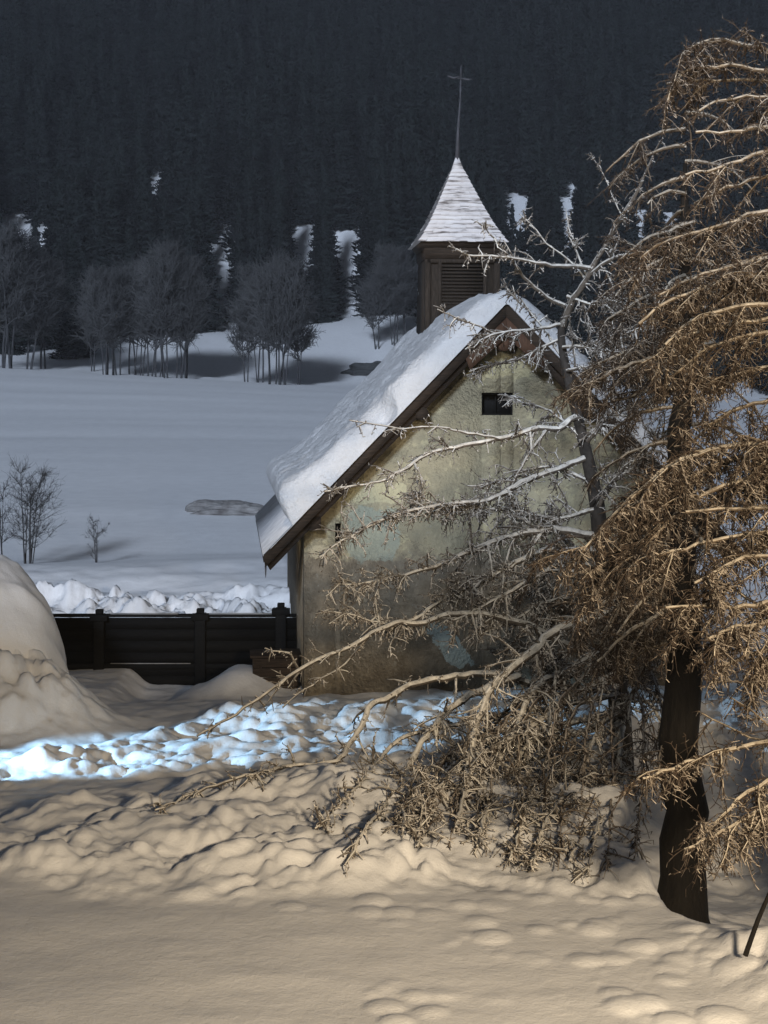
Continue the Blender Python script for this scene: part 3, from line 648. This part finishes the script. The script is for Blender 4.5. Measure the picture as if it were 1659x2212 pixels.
# ------------------------------------------------------------------ larches at the right
def larch(name, base, top, r0, label, limbs, seed, auto):
    rng = np.random.default_rng(seed)
    e = empty(name, (base[0], base[1], 0)); off = np.array(e.location); tag(e, label, 'tree', None)
    K = 24; t = np.linspace(0, 1, K)[:, None]; S = np.array(base)*(1-t)+np.array(top)*t; S[1:-1] += rng.normal(0, .03, (K-2, 3))
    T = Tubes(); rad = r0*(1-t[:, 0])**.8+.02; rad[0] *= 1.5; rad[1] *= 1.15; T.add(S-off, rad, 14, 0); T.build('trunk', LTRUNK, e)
    T = Tubes()
    for lst, D0, D1, ra, rb, dens in limbs:
        pts = np.array(PP(lst, D0, D1))-off
        if lst[0][0] >= 1740:   # root the limb on the trunk
            h0 = pts[0][2]+.06; f_ = (h0-base[2])/(top[2]-base[2]); r_ = np.array(base)*(1-f_)+np.array(top)*f_-off; pts = np.concatenate([[r_], pts])
        branch(T, rng, pts, ra*1.25, rb*1.2, sec=11*dens, sl=(.3, .9), sdroop=.75, fwd=1.25, twn=32*dens, tl=(.06, .24), tdroop=.9, tr=.0050, spur=2.0, start=.05, low_bias=.22, slen=.06)
    for (z, az, ln, dr, dens) in auto(rng):
        f_ = (z-base[2])/(top[2]-base[2]); p = np.array(base)*(1-f_)+np.array(top)*f_-off
        d = np.array((cos(az), sin(az), .15)); pts = shoot(rng, p, d, ln, 8, dr, .05)
        branch(T, rng, pts, .026, .009, sec=11*dens, sl=(.25, .7), sdroop=.9, fwd=1.0, twn=24*dens, tl=(.08, .26), tdroop=.9, tr=.0055, spur=1.6, start=.05, low_bias=.3, slen=.09)
    T.build('crown', [LLIMB, LTWIG], e)
    return e
def autoA(rng):
    out = []
    for k in range(30):
        z = 2.6+k*.17; out.append((z, rng.uniform(0, 2*pi), rng.uniform(1.1, 1.6) if z < 4.5 else rng.uniform(.6, 1.0), 1.1, .5))
    for k in range(14): out.append((2.1+k*.10, pi+rng.uniform(-1.1, .8), rng.uniform(.8, 1.3), 1.4, .7))
    return out
LA = [([(1500, 690), (1440, 715), (1390, 742), (1340, 765), (1280, 790)], 16.2, 15.4, .03, .010, 1.3),
      ([(1540, 740), (1480, 755), (1400, 775), (1330, 800), (1270, 830)], 16.0, 15.0, .028, .010, 1.3),
      ([(1520, 820), (1440, 840), (1380, 850), (1330, 865)], 16.2, 16.0, .026, .010, 1.1),
      ([(1500, 540), (1430, 560), (1370, 600), (1330, 640)], 16.2, 15.6, .022, .008, 1.0),
      ([(1500, 480), (1440, 500), (1390, 520), (1340, 560)], 16.2, 15.8, .02, .008, .9),
      ([(1500, 600), (1430, 625), (1360, 660), (1300, 700)], 16.2, 15.6, .024, .008, 1.2),
      ([(1490, 1240), (1400, 1250), (1320, 1290), (1260, 1350)], 16.0, 15.4, .028, .01, 1.1),
      ([(1490, 1300), (1420, 1330), (1350, 1370), (1290, 1430)], 16.0, 15.2, .028, .01, 1.0)]
larch('larch_tree', (P(1474, 0, 15.6)[0], 15.6, -.9), (3.12, 16.3, 7.0), .225, 'shaded larch with a thick dark trunk standing in the snow hollow', LA, 5, autoA)
def autoB(rng):
    out = []
    for k in range(10): out.append((1.6+k*.6, rng.uniform(-pi/2, pi/2), rng.uniform(1., 2.), .9, .5))
    return out
LB = [([(1860, 160), (1720, 130), (1620, 100), (1560, 84), (1510, 92), (1480, 120)], 13.0, 12.6, .03, .010, .8),
      ([(1860, 210), (1700, 165), (1600, 145), (1520, 145), (1470, 160), (1448, 190), (1443, 218)], 13.0, 12.6, .028, .008, .8),
      ([(1860, 230), (1700, 185), (1600, 172), (1500, 175), (1440, 181)], 13.0, 13.2, .024, .008, .7),
      ([(1860, 260), (1740, 225), (1640, 205), (1560, 215), (1510, 240)], 13.0, 12.4, .024, .008, .55),
      ([(1860, 300), (1740, 270), (1659, 272), (1580, 284), (1502, 286)], 13.0, 12.5, .026, .010, .35),
      ([(1860, 340), (1740, 310), (1640, 330), (1560, 360), (1480, 378)], 13.0, 12.6, .026, .010, .8),
      ([(1860, 400), (1740, 370), (1640, 385), (1560, 410), (1500, 440)], 13.0, 13.6, .024, .010, .6),
      ([(1860, 480), (1740, 450), (1640, 460), (1550, 490), (1440, 520), (1380, 560)], 13.0, 13.4, .03, .010, 1.2),
      ([(1860, 560), (1740, 540), (1659, 556), (1590, 572), (1500, 600), (1420, 640)], 13.0, 13.0, .03, .010, 1.2),
      ([(1860, 600), (1740, 570), (1659, 592), (1530, 616), (1440, 655), (1380, 700)], 13.0, 12.6, .03, .010, 1.2),
      ([(1860, 690), (1740, 650), (1659, 658), (1580, 665), (1500, 692), (1437, 745)], 12.8, 12.2, .034, .010, .8),
      ([(1860, 730), (1740, 680), (1659, 690), (1550, 706), (1480, 726), (1420, 760)], 12.8, 12.6, .03, .010, .8),
      ([(1860, 760), (1740, 705), (1659, 716), (1560, 742), (1490, 782), (1440, 830)], 12.8, 12.8, .03, .010, 1.0),
      ([(1860, 850), (1740, 790), (1640, 800), (1540, 830), (1470, 880)], 12.8, 13.4, .028, .010, 1.1),
      ([(1860, 900), (1740, 860), (1640, 870), (1560, 900), (1500, 950)], 12.8, 13.6, .028, .010, 1.1),
      ([(1860, 1000), (1740, 955), (1659, 960), (1560, 966), (1520, 976), (1440, 1012), (1380, 1062), (1310, 1130), (1250, 1205)], 12.6, 12.2, .036, .008, 1.5),
      ([(1740, 975), (1640, 985), (1560, 1000), (1480, 1040), (1400, 1100), (1340, 1180), (1290, 1270)], 12.8, 12.8, .032, .008, 1.5),
      ([(1740, 1010), (1640, 1030), (1540, 1060), (1460, 1110), (1400, 1180), (1350, 1260)], 12.6, 12.4, .028, .008, 1.4),
      ([(1860, 1110), (1740, 1090), (1620, 1100), (1550, 1098), (1480, 1106)], 12.6, 12.0, .026, .010, .8),
      ([(1860, 1200), (1740, 1150), (1640, 1150), (1550, 1165), (1470, 1185), (1400, 1205)], 12.4, 12.2, .028, .010, 1.2),
      ([(1860, 1260), (1740, 1205), (1640, 1200), (1570, 1220), (1500, 1260)], 12.4, 11.8, .028, .010, 1.3),
      ([(1860, 1330), (1740, 1300), (1659, 1303), (1600, 1310), (1550, 1312), (1500, 1310), (1437, 1313)], 12.2, 11.6, .03, .010, 1.1),
      ([(1860, 1400), (1740, 1345), (1659, 1345), (1590, 1355), (1530, 1380)], 12.2, 11.5, .028, .010, 1.4),
      ([(1860, 1440), (1740, 1400), (1659, 1405), (1600, 1420), (1540, 1445)], 12.2, 12.0, .024, .010, 1.0),
      ([(1860, 1640), (1740, 1612), (1659, 1602), (1600, 1615), (1540, 1630), (1480, 1650), (1430, 1668), (1388, 1682)], 12.0, 11.2, .028, .008, .9),
      ([(1860, 1560), (1740, 1600), (1650, 1600), (1590, 1580), (1540, 1552), (1515, 1540)], 12.2, 12.2, .016, .006, .3),
      ([(1860, 1640), (1740, 1660), (1659, 1685), (1600, 1725), (1540, 1780), (1505, 1815)], 12.0, 11.2, .026, .008, .9),
      ([(1860, 1700), (1740, 1710), (1659, 1742), (1600, 1775), (1540, 1805), (1478, 1835)], 12.0, 11.0, .026, .008, .9)]
larch('larch_tree', (4.35, 12.4, -.3), (4.6, 13.2, 10.5), .2, 'warmly lit larch whose drooping branches reach in from the right edge', LB, 8, autoB)
# a bare stick in the snow at the lower right
T = Tubes(); p0 = P(1610, 2035, 11.6); T.add(spline([p0-(0, 0, .1), P(1640, 1980, 11.6), P(1675, 1900, 11.7), P(1710, 1790, 11.8)], 8)-p0, np.linspace(.02, .012, 8), 6, 0)
o = T.build('stick', LTRUNK); o.location = p0; tag(o, 'dark bare stick poking out of the snow at the lower right', 'stick')

# ------------------------------------------------------------------ meadow shrubs and bare trees at the wood's edge
def bare_variant(seed, H, stems, spread, twn, crown0=.35, r=.10, trw=.012):
    rng = np.random.default_rng(seed); TT = Tubes(); TC = Tubes()
    for s in range(stems):
        a = rng.uniform(0, 2*pi); b0 = np.array((cos(a)*spread*.12, sin(a)*spread*.12, 0))*rng.random()
        h = H*rng.uniform(.75, 1); lean = np.array((cos(a), sin(a), 0))*rng.uniform(.0, .12)
        S = shoot(rng, b0-np.array((0, 0, H*.04)), np.array((0, 0, 1))+lean, h, 10, 0, .03); TT.add(S, np.linspace(r, r*.12, 10)*rng.uniform(.7, 1.1), 6)
        for _ in range(int(twn)):
            u = crown0+(1-crown0)*rng.random(); i = min(int(u*9), 8); p = S[i]
            prof_ = math.sin(pi*min(1, (u-crown0)/(1-crown0)*.8+.22))
            az = rng.uniform(0, 2*pi); d = np.array((cos(az), sin(az), rng.uniform(.3, 1.1)))
            Q = shoot(rng, p, d, spread*.5*prof_*rng.uniform(.5, 1.1)+.1, 5, -.3, .13); TC.add(Q, np.linspace(trw*1.6, trw*.6, 5), 3)
            for _ in range(7):
                j = rng.integers(1, 5); d2 = norm(norm(Q[j]-Q[j-1])+rng.normal(0, .5, 3)+np.array((0, 0, .25)))
                W = shoot(rng, Q[j], d2, H*rng.uniform(.05, .12), 3, 0, .2); TC.add(W, [trw, trw*.8, trw*.4], 3)
                for _ in range(3):
                    d3 = norm(d2+rng.normal(0, .6, 3)); k = rng.integers(0, 3); TC.add([W[k], W[k]+d3*H*rng.uniform(.025, .07)], [trw*.7, trw*.4], 3)
    return TT, TC
def copy_tree(src, loc, rz_=0, sc=(1, 1, 1), label=None):
    r = src.copy(); COL.objects.link(r); r.location = loc; r.rotation_euler = (0, 0, rz_); r.scale = sc
    if label: r['label'] = label
    for ch in src.children:
        c = ch.copy(); COL.objects.link(c); c.parent = r
    return r
def bare_proto(name, args, label, group, cat='tree'):
    e = empty(name); tag(e, label, cat, group); TT, TC = bare_variant(*args); TT.build('trunk', BARETRUNK, e); TC.build('crown', BARE, e); return e
vs = [bare_proto('bare_tree', (101+i, 12, 2+i % 2, 6.0, 62, .42, .11, .036), '', 'bare trees along the far edge of the meadow') for i in range(3)]
used = set()
rg = random.Random(4)
def put(i, px, pyb, D, H, label, wide=1.0):
    x = (px-CX)*D/F; z = gz(x, D); loc = (x, D, z-.1); k = H*1.13/12
    if i in used: return copy_tree(vs[i], loc, rg.uniform(0, 6.28), (k*wide, k*wide, k), label)
    used.add(i); o = vs[i]; o.location = loc; o.scale = (k*wide, k*wide, k); o['label'] = label; o.rotation_euler = (0, 0, rg.uniform(0, 6)); return o
ORD = ['leftmost', 'second from the left', 'third from the left', 'fourth from the left', 'fifth from the left', 'sixth from the left', 'seventh from the left', 'eighth from the left', 'ninth from the left', 'tenth from the left', 'rightmost']
def clump(cl, where, wide):
    cl = sorted(cl)
    for j, (px, D, H) in enumerate(cl):
        put(j % 3, px, 0, D, H, 'grey bare tree %s in the %s' % (ORD[j] if j < len(cl)-1 else 'rightmost', where), wide)
clump([(-40, 152, 13), (5, 150, 12.5), (28, 151, 12), (52, 153, 11.5), (85, 158, 10.5)], 'clump at the photo left edge', 1.0)
clump([(200, 156, 9), (225, 150, 9.5), (240, 150, 10.5), (262, 152, 10), (285, 154, 10.5), (302, 154, 11.5), (318, 152, 10.5), (340, 150, 12), (365, 148, 12.5), (378, 149, 11), (395, 151, 11)], 'wide many stemmed clump', .85)
clump([(535, 150, 9), (560, 151, 10.5), (578, 146, 11.5), (592, 147, 11.8), (612, 146, 11), (640, 150, 9)], 'rounded clump nearest the chapel roof', .80)
clump([(820, 176, 9), (850, 178, 10.5), (875, 180, 11)], 'trees just behind the chapel roof', .9)
# near shrubs
e = bare_proto('bare_shrub', (201, 2.45, 6, 1.15, 14, .30, .021, .0042), 'bare many stemmed shrub on the meadow at the left edge', None, 'shrub'); e.location = (P(62, 0, 35.2)[0], 35.2, gz(P(62, 0, 35.2)[0], 35.2)-.02)
e = bare_proto('bare_shrub', (203, 2.2, 2, .9, 10, .35, .02, .004), 'half cut off bare shrub at the photo edge beside the many stemmed one', None, 'shrub'); e.location = (P(5, 0, 35.6)[0], 35.6, gz(P(5, 0, 35.6)[0], 35.6)-.02)
e = bare_proto('sapling', (202, 1.15, 3, .55, 7, .2, .011, .0032), 'small thin bare sapling right of the left shrubs', None, 'sapling'); e.location = (P(208, 0, 35.4)[0], 35.4, gz(P(208, 0, 35.4)[0], 35.4)-.02)

# ------------------------------------------------------------------ spruces
def spruce_proto(seed, H=20.0):
    rng = np.random.default_rng(seed); e = empty('spruce_tree'); tag(e, '', 'tree', 'spruces at the foot of the mountainside')
    T = Tubes(); T.add([(0, 0, -1), (0, 0, H*.5), (0, 0, H*.97)], [.26, .16, .02], 7); T.build('trunk', SBARK, e)
    V = []; Fq = []
    zs = H*.06; k = 0
    while zs < H*.985:
        f_ = zs/H; rad = H*.17*(1-f_)**.85+.15; nb = int(7+5*(1-f_))
        for j in range(nb):
            a = rng.uniform(0, 2*pi); l = rad*rng.uniform(.6, 1.15); wd = l*rng.uniform(.16, .26)+.08; dz = -l*rng.uniform(.25, .55)+.1
            d = np.array((cos(a), sin(a), 0)); s_ = np.array((-sin(a), cos(a), 0)); z0 = zs+rng.uniform(-.2, .2)
            c0 = np.array((0, 0, z0)); prev = None
            m_ = 5; 
            for i in range(m_):
                t = i/(m_-1); c = c0+d*l*t+np.array((0, 0, dz*t**1.3+.12*l*t**3))
                ww = wd*math.sin(pi*min(1, .25+t*.75))*rng.uniform(.6, 1.3)+.02
                p1 = c+s_*ww-np.array((0, 0, ww*.6)); p2 = c-s_*ww-np.array((0, 0, ww*.6))
                b_ = len(V); V += [p1, c, p2]
                if i: Fq += [(b_-3, b_-2, b_+1, b_), (b_-2, b_-1, b_+2, b_+1)]
                # ragged hanging tufts
                if i:
                    b_ = len(V); V += [p1, p1+s_*.12-np.array((0, 0, rng.uniform(.15, .45))), c-np.array((0, 0, rng.uniform(.1, .5)))+s_*ww*.3, p2, p2-s_*.12-np.array((0, 0, rng.uniform(.15, .45)))]
                    Fq += [(b_, b_+1, b_+2), (b_+3, b_+4, b_+2)]
        zs += H*.020+.10*rng.random()
    mesh_np('crown', np.array(V), [i for f in Fq for i in f], [len(f) for f in Fq], SPRUCE, e)
    return e
sp = [spruce_proto(300+i) for i in range(4)]
gaps = [(648, 492, 10), (652, 530, 8), (657, 575, 7), (745, 545, 8), (750, 590, 8), (752, 630, 8), (15, 494, 14), (50, 492, 13), (90, 494, 10), (1125, 432, 8), (1128, 465, 7), (1214, 430, 8), (1222, 475, 8), (1385, 455, 14), (1450, 455, 14), (335, 390, 3), (465, 545, 4), (380, 570, 4), (482, 640, 2)]
def blocks(x, y, H, wdt=.17):
    if abs(x) > .30*y: return False
    """would a spruce here stand in one of the open glades?"""
    s_ = F/y; bx = CX+x*s_
    if all(abs(gx-bx) > H*wdt*s_+gw for gx, gy, gw in gaps): return False
    z = gz(x, y); by = HY+(CZ-z)*s_; ty = by-H*s_
    for gx, gy, gw in gaps:
        if gy < ty or gy > by: continue
        hw = H*wdt*s_*((gy-ty)/(by-ty))*.9
        if abs(gx-bx) < hw+gw*.55: return True
    return False
rr = random.Random(9); placed = []
row = []
for D0, D1, n, dmin in ((168, 190, 12, 3.5), (158, 186, 34, 3.0), (190, 200, 26, 2.6), (196, 214, 120, 2.5), (214, 236, 60, 3.2)):
    tries = 0; c = 0
    while c < n and tries < 12000:
        tries += 1; y = rr.uniform(D0, D1); px = rr.uniform(-60, 1720); x = (px-CX)*y/F; H = rr.uniform(15, 24) if D0 > 190 else rr.uniform(9, 15) if D0 < 190 else rr.uniform(6, 12)
        if D0 == 168 and not (px < 190 or 470 < px < 500 and y > 180): continue
        if D0 == 158 and px < 930: continue
        if D0 == 158: H = rr.uniform(12, 20)
        if D0 == 168 and px > 190: H *= .6
        if D0 == 190 and (660 < px < 900 or 400 < px < 460): continue
        if any((x-a)**2+(y-b)**2 < dmin**2 for a, b in placed) or blocks(x, y, H): continue
        placed.append((x, y)); row.append((x, y, H)); c += 1
LBL = 'dark spruce in the front ranks of the forest beyond the meadow'
for i, (x, y, H) in enumerate(row):
    k = H/20; loc = (x, y, gz(x, y)-.2); wd = k*rr.uniform(.9, 1.2)
    if i < 4: o = sp[i]; o.location = loc; o.scale = (wd, wd, k); o['label'] = LBL
    else: copy_tree(sp[i % 4], loc, rr.uniform(0, 6.28), (wd, wd, k), LBL)
# the wood above reads as one mass: points with instanced crowns
pts = []
yy = 204.0
while yy < 430:
    half = .60*yy; xx = -half
    while xx < half:
        x = xx+rr.uniform(-1.8, 1.8); y = yy+rr.uniform(-2, 2); H = rr.uniform(15, 25)
        if (yy > 234 or abs(x) > .275*y) and (abs(x) < .30*y or rr.random() < .8) and not blocks(x, y, H): pts.append((x, y, gz(x, y)-.3, H/20, rr.uniform(0, 6.28)))
        xx += 4.0 if yy < 300 else 5.0
    yy += 4.4 if yy < 300 else 6.5
me = bpy.data.meshes.new('forest'); me.from_pydata([p[:3] for p in pts], [], [])
at = me.attributes.new('tsc', 'FLOAT', 'POINT'); at.data.foreach_set('value', [p[3] for p in pts])
at = me.attributes.new('trot', 'FLOAT', 'POINT'); at.data.foreach_set('value', [p[4] for p in pts])
fo = bpy.data.objects.new('forest', me); COL.objects.link(fo); tag(fo, 'dense dark spruce forest covering the mountainside', 'forest', None, 'stuff')
ng = bpy.data.node_groups.new('forest_nodes', 'GeometryNodeTree')
ng.interface.new_socket('Geometry', in_out='INPUT', socket_type='NodeSocketGeometry'); ng.interface.new_socket('Geometry', in_out='OUTPUT', socket_type='NodeSocketGeometry')
gi = ng.nodes.new('NodeGroupInput'); go = ng.nodes.new('NodeGroupOutput'); ip = ng.nodes.new('GeometryNodeInstanceOnPoints')
jn = ng.nodes.new('GeometryNodeGeometryToInstance')
for i in range(4):
    oi = ng.nodes.new('GeometryNodeObjectInfo'); oi.inputs['Object'].default_value = [c for c in sp[i].children if c.name.startswith('crown')][0]
    oi.transform_space = 'ORIGINAL'; ng.links.new(oi.outputs['Geometry'], jn.inputs[0])
ng.links.new(gi.outputs[0], ip.inputs['Points']); ng.links.new(jn.outputs[0], ip.inputs['Instance'])
ip.inputs['Pick Instance'].default_value = True
ri = ng.nodes.new('FunctionNodeRandomValue'); ri.data_type = 'INT'; ri.inputs['Min'].default_value = 0; ri.inputs['Max'].default_value = 3
for o_ in ri.outputs:
    if o_.type == 'INT' and o_.enabled: ng.links.new(o_, ip.inputs['Instance Index'])
def named(n, ty='FLOAT'):
    a = ng.nodes.new('GeometryNodeInputNamedAttribute'); a.data_type = ty; a.inputs[0].default_value = n; return [o for o in a.outputs if o.enabled and o.name == 'Attribute'][0]
cb = ng.nodes.new('ShaderNodeCombineXYZ'); ng.links.new(named('trot'), cb.inputs[2]); ng.links.new(cb.outputs[0], ip.inputs['Rotation'])
ng.links.new(named('tsc'), ip.inputs['Scale'])
ng.links.new(ip.outputs[0], go.inputs[0])
md_ = fo.modifiers.new('forest', 'NODES'); md_.node_group = ng

# ------------------------------------------------------------------ night air
hb = MB(); hb.box(-420, 420, -60, 560, -6, 360)
def hz(nt, b):
    nt.nodes.remove(b); v = nt.nodes.new('ShaderNodeVolumePrincipled'); v.inputs['Density'].default_value = .00042
    v.inputs['Color'].default_value = (.80, .84, .93, 1); v.inputs['Anisotropy'].default_value = 0
    nt.links.new(v.outputs[0], nt.nodes['Material Output'].inputs['Volume'])
HAZE = bpy.data.materials.new('haze'); HAZE.use_nodes = True; hz(HAZE.node_tree, HAZE.node_tree.nodes['Principled BSDF'])
h = hb.build('haze', HAZE); tag(h, 'thin bluish night air', 'haze', None, 'stuff')
